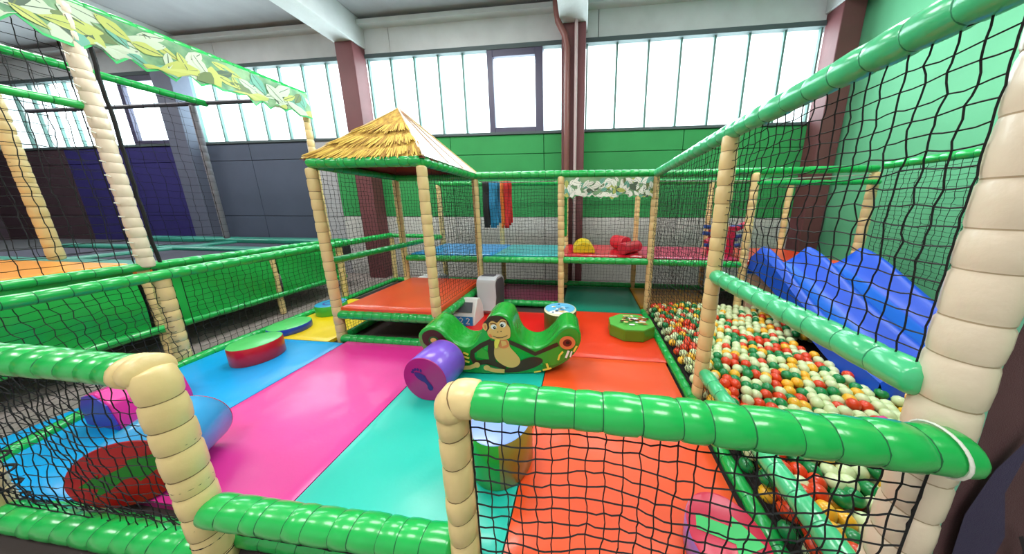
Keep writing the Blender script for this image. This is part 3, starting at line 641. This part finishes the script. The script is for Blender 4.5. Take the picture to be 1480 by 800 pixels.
# orientation: OUT runs over the top to the right, inward = right-hand side of travel
vs = [v for r_ in rings for v in r_]; K = len(rings)
b.add(vs, [tuple(range(n)), tuple(range(K*n-1,(K-1)*n-1,-1))]+[(k*n+i,(k+1)*n+i,(k+1)*n+(i+1) % n,k*n+(i+1) % n) for k in range(K-1) for i in range(n)])
b.build('foam_body', mat('rocker_green', (26,164,50), .22, .5, 30, .15, 5, coat=.5), rk, True, angle=.9)
D = dict(head=[[-.142,.511],[-.105,.557],[-.07,.589],[-.01,.592],[.04,.58],[.073,.548],[.092,.511],[.103,.455],[.101,.39],[.065,.366],[-.039,.362],[-.08,.39],[-.104,.428],[-.128,.465]], face=[[-.086,.52],[-.055,.543],[-.014,.525],[.022,.557],[.064,.548],[.075,.511],[.099,.474],[.101,.409],[.083,.371],[-.005,.354],[-.064,.371],[-.101,.409],[-.103,.446],[-.084,.474]], ear=[[-.142,.511],[-.112,.52],[-.102,.474],[-.12,.448],[-.143,.474]], tail=[[.179,.14],[.286,.183],[.373,.169],[.386,.129],[.319,.08],[.194,.036],[.042,.023],[.053,.061],[.142,.09]], belly=[[-.022,.343],[.031,.371],[.081,.343],[.092,.285],[.138,.227],[.176,.169],[.177,.12],[.133,.08],[.062,.081],[-.015,.13],[-.052,.189],[-.053,.257],[-.042,.305]], banana=[[-.039,.362],[.005,.366],[-.006,.324],[-.026,.276],[-.046,.295]])
pm = [mat('print_brown', (66,34,20), .5), mat('print_tan', (232,178,104), .5), mat('print_yellow', (240,216,84), .5), mat('print_white', (240,240,236), .4), mat('print_black', (20,16,16), .4), mat('print_orange', (226,124,72), .5), mat('print_maroon', (110,24,20), .5), mat('print_light_green', (64,160,44), .5), mat('print_dark_green', (10,96,30), .5)]
b = MB(); lay = [0]
def dec(pts, mi, sm=True):
    lay[0] += 1; y = -.0015-.0005*lay[0]; pts = smoothloop([tuple(p) for p in pts], 3) if sm and len(pts) > 4 else pts
    poly_face(b, pts, mi, lambda x, z: Vector((x, y, z)))
dec([(-.70,.40),(-.66,.44),(-.60,.455),(-.54,.43),(-.50,.38),(-.46,.32),(-.55,.28),(-.62,.27),(-.69,.32)],0)
dec(ell(-.60,.35,.045,.04),8); dec(ell(-.60,.35,.028,.025),1)
dec([(.18,.30),(.30,.25),(.40,.27),(.50,.36),(.56,.43),(.62,.465),(.69,.45),(.715,.40),(.71,.33),(.66,.22),(.58,.15),(.45,.09),(.3,.2)],7)
dec([(-.2,.3),(-.1,.22),(-.1,.15),(-.22,.18)],7)
dec(stroke([(-.074,.345),(-.17,.30),(-.254,.235),(-.26,.18),(-.235,.12)],.045),0,False); dec(stroke([(-.235,.12),(-.12,.135),(.05,.075)],.05),0,False); dec(stroke([(-.07,.35),(-.085,.24),(-.07,.12)],.06),0,False)
dec(stroke([(.081,.338),(.20,.28),(.321,.213),(.43,.265),(.531,.313)],.040),0,False); dec(D['tail'],0); dec(D['belly'],1)
dec([(.0,.36),(.06,.36),(.085,.30),(.04,.27),(-.01,.29)],5); dec([(.01,.35),(.055,.345),(.065,.31),(.02,.29)],1)
dec(D['head'],0); dec(D['ear'],1); dec(D['face'],1); dec([(-.13,.50),(-.115,.505),(-.11,.475),(-.125,.46)],5); dec([(-.10,.405),(-.08,.42),(-.06,.39),(-.08,.375)],5)
dec(ell(-.045,.486,.026,.024),3); dec(ell(.037,.507,.028,.026),3); dec(ell(-.038,.479,.013,.014),4); dec(ell(.030,.500,.015,.016),4); dec(ell(-.034,.484,.004,.004),3); dec(ell(.035,.505,.005,.005),3)
dec(stroke([(-.075,.515),(-.05,.522),(-.02,.512)],.007),0,False); dec(stroke([(.012,.535),(.04,.545),(.065,.535)],.007),0,False)
dec(stroke([(-.055,.40),(-.02,.383),(.03,.385),(.075,.405)],.006),0,False); dec(ell(-.01,.44,.006,.004),4); dec(ell(.02,.445,.006,.004),4)
dec(D['banana'],2)
for P_, w_, m_ in (([(-.345,.081),(-.28,.085),(-.219,.111)],.040,1),([(-.13,.075),(-.05,.052),(.034,.045)],.040,1),([(-.333,.238),(-.287,.214)],.02,2),([(-.338,.199),(-.283,.18)],.02,2),([(-.331,.155),(-.283,.14)],.02,2),([(.531,.159),(.545,.21),(.575,.246)],.018,2),([(.671,.246),(.701,.303)],.018,2),([(.601,.183),(.627,.256)],.02,3),([(.640,.19),(.655,.25)],.014,3),([(.389,.058),(.469,.08)],.018,2),([(.425,.129),(.443,.07)],.02,2),([(.309,.038),(.371,.05)],.014,2)): dec(stroke(P_,w_),m_,False)
dec(ell(-.215,.115,.028,.028),1); dec(ell(-.125,.085,.03,.028),1)
dec([(.614+.072*(1+.16*math.sin(k*1.57*2))*math.cos(k*math.pi/8), .337+.066*(1+.16*math.sin(k*1.57*2))*math.sin(k*math.pi/8)) for k in range(16)],5); dec(ell(.614,.335,.04,.036),6); dec(ell(.618,.338,.018,.016),4)
b.build('monkey_print', pm, rk)
# ---------------------------------------------------------------- rollers, stools and blocks
def roller(name, c, ax, L, r, body, cap, label, decal=None, dcol=None):
    ax = Vector(ax).normalized(); t = thing(name, label, 'foam roller', loc=(c[0],c[1],0)); t.rotation_euler = (0,0,math.atan2(ax.y,ax.x)-math.pi/2)
    M = Matrix.Translation((0,0,r)) @ Matrix.Rotation(-math.pi/2, 4, 'X')
    b = MB(); b.lathe([(r-.004,.004),(r,.008),(r+.002,L/2),(r,L-.008),(r-.004,L-.004)], 48, mi=0, M=M); b.build('body', body, t, True, angle=.8)
    for y0, y1 in ((-.0015,.006),(L-.006,L+.0015)):
        b = MB(); b.lathe([(r-.004,y0),(r-.001,(y0+y1)/2),(r-.004,y1)], 48, M=M); b.build('end_cap', cap, t, True, angle=.5)
    if decal:
        b = MB()
        for P_ in decal: poly_face(b, P_, 0, lambda x, z: Vector((x*r,-.004,r+z*r)))
        b.build('end_print', dcol, t)
    return t
foot = [smoothloop([(-.02,.02),(-.14,.16),(-.20,.30),(-.42,.36),(-.60,.34),(-.50,.20),(-.30,.08),(-.12,-.1),(.10,-.30),(.14,-.48),(.26,-.56),(.36,-.50),(.36,-.36),(.28,-.22),(.18,-.06),(.08,.04)],2)]
foot = [smoothloop([(-.52,.36),(-.26,.34),(.02,.22),(.10,.05),(.20,-.10),(.34,-.26),(.42,-.42),(.36,-.56),(.22,-.60),(.12,-.50),(.10,-.34),(-.02,-.18),(-.22,-.10),(-.42,.02),(-.56,.20)],3)]
foot += [ell(-.66,.34,.10,.07,10), ell(-.60,.46,.09,.06,10), ell(-.48,.52,.07,.08,10), ell(-.34,.52,.06,.09,10), ell(-.18,.48,.06,.10,10)]
foot = [[(x*.82+.02,z*.82+.02) for x, z in p] for p in foot]
roller('foam_roller', (-1.235,1.575), (.06,1,0), .27, .191, mat('purple_vinyl', (124,84,206), .3, .05, 30, .05, 3, coat=.3), mat('berry_vinyl', (176,24,120), .35), 'short purple foam roller with a footprint on its magenta end', foot, mat('print_violet', (44,22,120), .5))
arrow = [[(-.78,.0),(-.42,.22),(-.45,.10),(.05,.28),(.10,.44),(.85,.42),(.62,.02),(.18,-.30),(.12,-.12),(-.08,-.12),(-.36,-.34),(-.62,-.44),(-.50,-.2)],[( -.2,.02),(.3,.14),(.3,.2),(-.2,.1)]]
roller('foam_roller', (-2.318,.762), (-.49,.87,0), .33, .191, mat('sky_roller_vinyl', (60,164,226), .3, .05, 30, .05, 3, coat=.3), mat('red_cap_vinyl', (184,14,22), .35), 'light blue foam roller with green shape on its red end, by the left net fence', arrow[:1], mat('print_grass', (22,128,30), .5))
def drum(name, c, r, h, side, top, label, cat='stool', n=48, topd=None, rot=0, seg=None, side2=None, sy=1):
    t = thing(name, label, cat, loc=(c[0],c[1],c[2] if len(c) > 2 else 0)); t.rotation_euler = (0,0,rot)
    if seg: 
        pts = [(r*math.cos(2*math.pi*(k+.5)/seg), r*math.sin(2*math.pi*(k+.5)/seg)) for k in range(seg)]; b = MB()
        vs = [(x,y,0) for x,y in pts]+[(x,y,h-.005) for x,y in pts]; b.add(vs, [tuple(range(seg-1,-1,-1)),tuple(range(seg,2*seg))]+[(k,(k+1)%seg,seg+(k+1)%seg,seg+k) for k in range(seg)]); b.build('side', side, t, bevel=.012)
        b = MB(); vs = [(x*.985,y*.985,h-.006) for x,y in pts]+[(x*.975,y*.975,h) for x,y in pts]; b.add(vs, [tuple(range(seg-1,-1,-1)),tuple(range(seg,2*seg))]+[(k,(k+1)%seg,seg+(k+1)%seg,seg+k) for k in range(seg)]); b.build('top_pad', top, t)
    else:
        b = MB(); b.lathe([(r-.004,0),(r,.006),(r+.001,h/2),(r,h-.008),(r-.005,h-.002)], n); 
        mats = [side]+([side2] if side2 else [])
        if side2:
            for i, f in enumerate(b.f):
                cx = sum(b.v[k][0] for k in f)/len(f)
                if cx > r*.25 and len(f) == 4: b.m[i] = 1
        b.build('side', mats, t, True, angle=.8)
        b = MB(); b.lathe([(r-.004,h-.004),(r-.003,h-.001),(r-.01,h+.001)], n); b.build('top_pad', top, t, True, angle=.5)
    if topd:
        b = MB(); ms = []
        for i, (P_, m_) in enumerate(topd):
            if m_ not in ms: ms.append(m_)
            poly_face(b, P_, ms.index(m_), lambda x, y, i=i: Vector((x*r,y*r,h+.003+.0006*i)))
        b.build('top_print', ms, t)
    t.scale = (1,sy,1)
    return t
V = lambda n, c, r=.32: mat(n, c, r, .05, 40, .05, 4, coat=.25)
drum('foam_stool', (-3.35,1.93), .19, .185, V('cherry_vinyl',(196,16,40)), V('meadow_vinyl',(86,196,104)), 'round foam stool with cherry red side and light green top on the blue mat')
drum('foam_stool', (-3.69,2.46), .20, .085, V('cobalt_vinyl',(30,66,180)), V('meadow_vinyl',(86,196,104)), 'flat round foam disc with cobalt blue side and green top behind the red stool')
drum('foam_stool', (-3.68,2.98), .18, .15, V('lime_green_vinyl',(70,180,60)), V('azure_vinyl',(50,150,200)), 'round green foam stool with blue ringed top in the corner of the yellow mat', topd=[(ell(.05,-.05,.55,.5),mat('print_navy',(70,50,140),.5)),(ell(.05,-.05,.42,.38),V('azure_vinyl',(50,150,200)))])
drum('foam_stool', (-.475,1.20), .185, .30, V('grass_side_vinyl',(40,170,50)), V('periwinkle_vinyl',(130,160,230)), 'tall foam drum with periwinkle top and green side shaded olive behind the gap post', side2=V('shaded_side_vinyl',(150,130,50)))  # olive half of the side is shade put into the colour
arr2 = [(-.75,-.16),(.15,-.16),(.15,-.45),(.85,.05),(.2,.5),(.15,.2),(-.72,.2)]
drum('foam_stool', (.655,.885), .165, .13, V('lilac_side_vinyl',(160,120,200)), V('raspberry_vinyl',(214,28,70)), 'round foam stool with a green arrow on its raspberry top behind the right fence net', topd=[(arr2,mat('print_mint',(70,200,110),.5))], rot=-.25)
lp = []
rl = random.Random(4); cm = [mat('print_brown',(66,34,20)), mat('print_rust',(190,70,40),.5), mat('print_white',(240,240,236)), mat('print_sand',(226,190,120),.5)]
for k in range(46):
    a = rl.random()*6.28; d = rl.random()**.7*.55; lp.append((ell(.16+d*math.cos(a)*1.15,.10+d*math.sin(a)*1.1,rl.uniform(.05,.13),rl.uniform(.04,.09),8), rl.choice(cm)))
drum('foam_stool', (.60,2.84), .285, .15, V('leaf_side_vinyl',(92,150,36)), V('leaf_top_vinyl',(96,190,80)), 'octagonal leaf green foam stool with brown print on top beside the ball pit', seg=8, topd=lp, sy=.8)
lp = [(ell(-.02,.12,.93,.8),mat('print_sea',(90,170,210),.5)),(ell(.0,-.5,.6,.28),mat('print_white',(240,240,236)))]
for k in range(26):
    a = rl.random()*6.28; d = rl.random()*.7; lp.append((ell(d*math.cos(a),d*math.sin(a),rl.uniform(.06,.16),rl.uniform(.03,.07),8), rl.choice([mat('print_deep_sea',(30,90,140),.5),mat('print_white',(240,240,236)),mat('print_sea',(90,170,210)),mat('print_sand',(226,190,120))])))
drum('foam_stool', (-.27,2.78), .20, .30, V('brown_green_vinyl',(84,84,30)), V('sand_top_vinyl',(216,206,170)), 'round olive foam stool with a sea print on top behind the rocker', topd=lp)
# pink wedge with purple side
t = thing('foam_wedge', 'pink foam wedge block with blue violet end on the blue mat', 'foam block', loc=(-3.34,1.20,0)); t.rotation_euler = (0,0,-.05)
b = MB(); b.prism([(-.20,0),(.14,0),(.14,.06),(.10,.20),(-.02,.27),(-.14,.24),(-.2,.14)], -.1, .22); b.build('body', V('wedge_pink',(228,44,150)), t, True, bevel=.015, angle=.6)
b = MB(); b.prism([(-.195,.005),(.135,.005),(.135,.06),(.095,.195),(-.02,.265),(-.135,.235),(-.195,.14)], -.106, -.1); b.build('end_panel', [mat('violet_end',(70,44,170),.4)], t)
# ---------------------------------------------------------------- left side fence
lf = thing('side_fence', 'long padded green rail fence with black net along the left side of the play area', 'fence', loc=(-3.97,2.6,-.05))
sl(lf, [(-3.97,.55,.885),(-3.97,1.3,.895),(-3.97,2.9,.93),(-3.97,4.6,.95)], r=.05, seg=.115); sl(lf, [(-3.96,4.62,.94),(-2.9,4.62,.93)], r=.042)
sl(lf, [(-4.0,4.6,.0),(-3.98,2.0,.0),(-3.93,1.6,.0),(-3.62,.9,.0),(-3.5,.7,0)], r=.045, seg=.11); sl(lf, [(-3.95,4.62,.0),(-2.9,4.62,.0)], r=.045)
for y, r in ((1.79,.052),(3.5,.045),(4.62,.045)): sl(lf, [(-4.02,y,-.1),(-3.99,y,.88)], 't', r=r)
nt_(lf, (-4.0,4.55,.04),(-4.0,1.9,.04),(-3.98,1.9,.86),(-3.98,4.55,.9), r=.0024, cell=.055, jit=.15); nt_(lf, (-3.98,1.84,.04),(-3.6,.75,.04),(-3.95,.6,.84),(-3.98,1.84,.86), r=.0026, cell=.055, jit=.18); nt_(lf, (-3.95,4.64,.05),(-2.9,4.64,.05),(-2.9,4.64,.9),(-3.95,4.64,.9), r=.0022)
# ---------------------------------------------------------------- trampoline enclosure
tr = thing('trampoline_court', 'raised trampoline court with padded edges, tall net cage and green side banner', 'trampoline', loc=(-6.8,2.6,-.12))
XT = -4.62; ZT = .84
b = MB(); po = at_(tr); b.box(-13-po.x,XT-.12-po.x,-.6-po.y,4.4-po.y,.62,ZT-.05-po.z+.0); b.build('platform', mat('court_base',(40,40,44),.8), tr)
sl(tr, [(XT,.3,.93),(XT,1.95,.92),(XT,4.1,.90)], r=.042, seg=.13)
sl(tr, [(XT,.3,.22),(XT,4.1,.20)], r=.042, seg=.3)
BAN = mat('banner_green', (26,170,70), .35, .25, 5, .10, 4, coat=.3, stretch=(1,1,3))
for y0, y1 in ((.3,1.93),(2.07,3.02),(3.10,4.08)):
    b = MB(); b.grid(lambda u, v: Vector((XT+.012*math.sin(v*7+u*5)+.006*math.sin(u*31), y0+(y1-y0)*u, .22+.69*v))-po, 40, 14); b.build('side_banner', BAN, tr, True)
for y in (2.0,3.06): sl(tr, [(XT-.03,y,-.1),(XT-.03,y,.9)], 't', r=.035)
cage_post = sl(tr, [(XT+.02,2.01,.92),(XT+.02,2.01,3.30)], 'c', r=.052, seg=.105); sl(tr, [(XT,3.9,.95),(XT,3.9,3.30)], 't', r=.045, seg=.13)
sl(tr, [(-6.5,2.25,.9),(-6.5,2.25,3.25)], 't', r=.055, seg=.13); sl(tr, [(-6.8,3.9,.95),(-6.8,3.9,3.25)], 's', r=.04, seg=.13, name='post')
sl(tr, [(XT,.3,3.32),(XT,3.95,3.34)], r=.05, seg=.12); sl(tr, [(-6.5,.5,3.27),(-6.5,3.9,3.27)], r=.05, seg=.12); sl(tr, [(XT,.4,2.46),(XT,1.96,2.46)], r=.036, seg=.12)
b = MB(); b.tube([Vector((XT,3.9,3.27))-po, Vector((-10.5,3.9,3.31))-po], .035, 8); b.build('cross_bar', mat('dark_bar',(58,60,72),.5), tr, True)
nt_(tr, (XT,1.95,.95),(XT,.5,.95),(XT,.5,3.25),(XT,1.95,3.25), r=.003, cell=.085, jit=.05, name='cage_net'); nt_(tr, (-6.5,3.7,.95),(-6.5,.5,.95),(-6.5,.5,3.2),(-6.5,3.7,3.2), r=.0025, cell=.12, jit=.04, name='cage_net')
for k in range(17):
    z = 1.05+k*.13; mb = MB(); mb.tube([Vector((XT+.05,1.96,z))-po, Vector((XT+.075,1.925,z+.01))-po], .006, 5)
    mb.build('cable_tie', TIE, cage_post)
mb = MB(); mb.tube([Vector((XT+.03,2.085,.95+.1*k+0))-po+Vector((random.uniform(-.006,.006),random.uniform(-.006,.006),0)) for k in range(24)], .013, 6); mb.build('net_border', NET, tr)
OP = V('amber_pad_vinyl',(240,150,20),.35); OD = V('amber_side_vinyl',(214,96,24),.4); GPd = V('sea_green_pad',(30,128,108),.4); BED = mat('trampoline_bed',(44,42,60),.85)
def pad(x0,x1,y0,y1,z0,z1,m,name='edge_pad'):
    b = MB(); b.box(x0-po.x,x1-po.x,y0-po.y,y1-po.y,z0-po.z,z1-po.z); return b.build(name, m, tr, True, bevel=.03, angle=.5)
pad(-9.5,XT-.45,-.2,2.12,.80,.92,OP); pad(XT-.45,XT-.15,-.2,2.12,.74,.88,OD)
pad(-9.5,XT-.12,2.2,2.45,.80,.87,GPd); pad(-9.5,XT-.12,4.1,4.4,.80,.90,GPd); pad(-9.5,XT-.12,3.3,3.5,.80,.87,GPd); pad(XT-.40,XT-.12,2.45,4.1,.79,.86,GPd); pad(-7.1,-6.9,2.45,4.1,.79,.86,GPd)
pad(-6.9,XT-.4,2.45,3.3,.78,.82,BED,'jump_bed'); pad(-6.9,XT-.4,3.5,4.1,.78,.82,BED,'jump_bed'); pad(-9.4,-7.1,2.45,3.3,.78,.82,BED,'jump_bed'); pad(-9.4,-7.1,3.5,4.1,.78,.82,BED,'jump_bed')
valance('leaf_banner', (XT+.06,.4,3.31),(XT+.06,3.92,3.33), .40, None, tr, 9, scale=1.9)
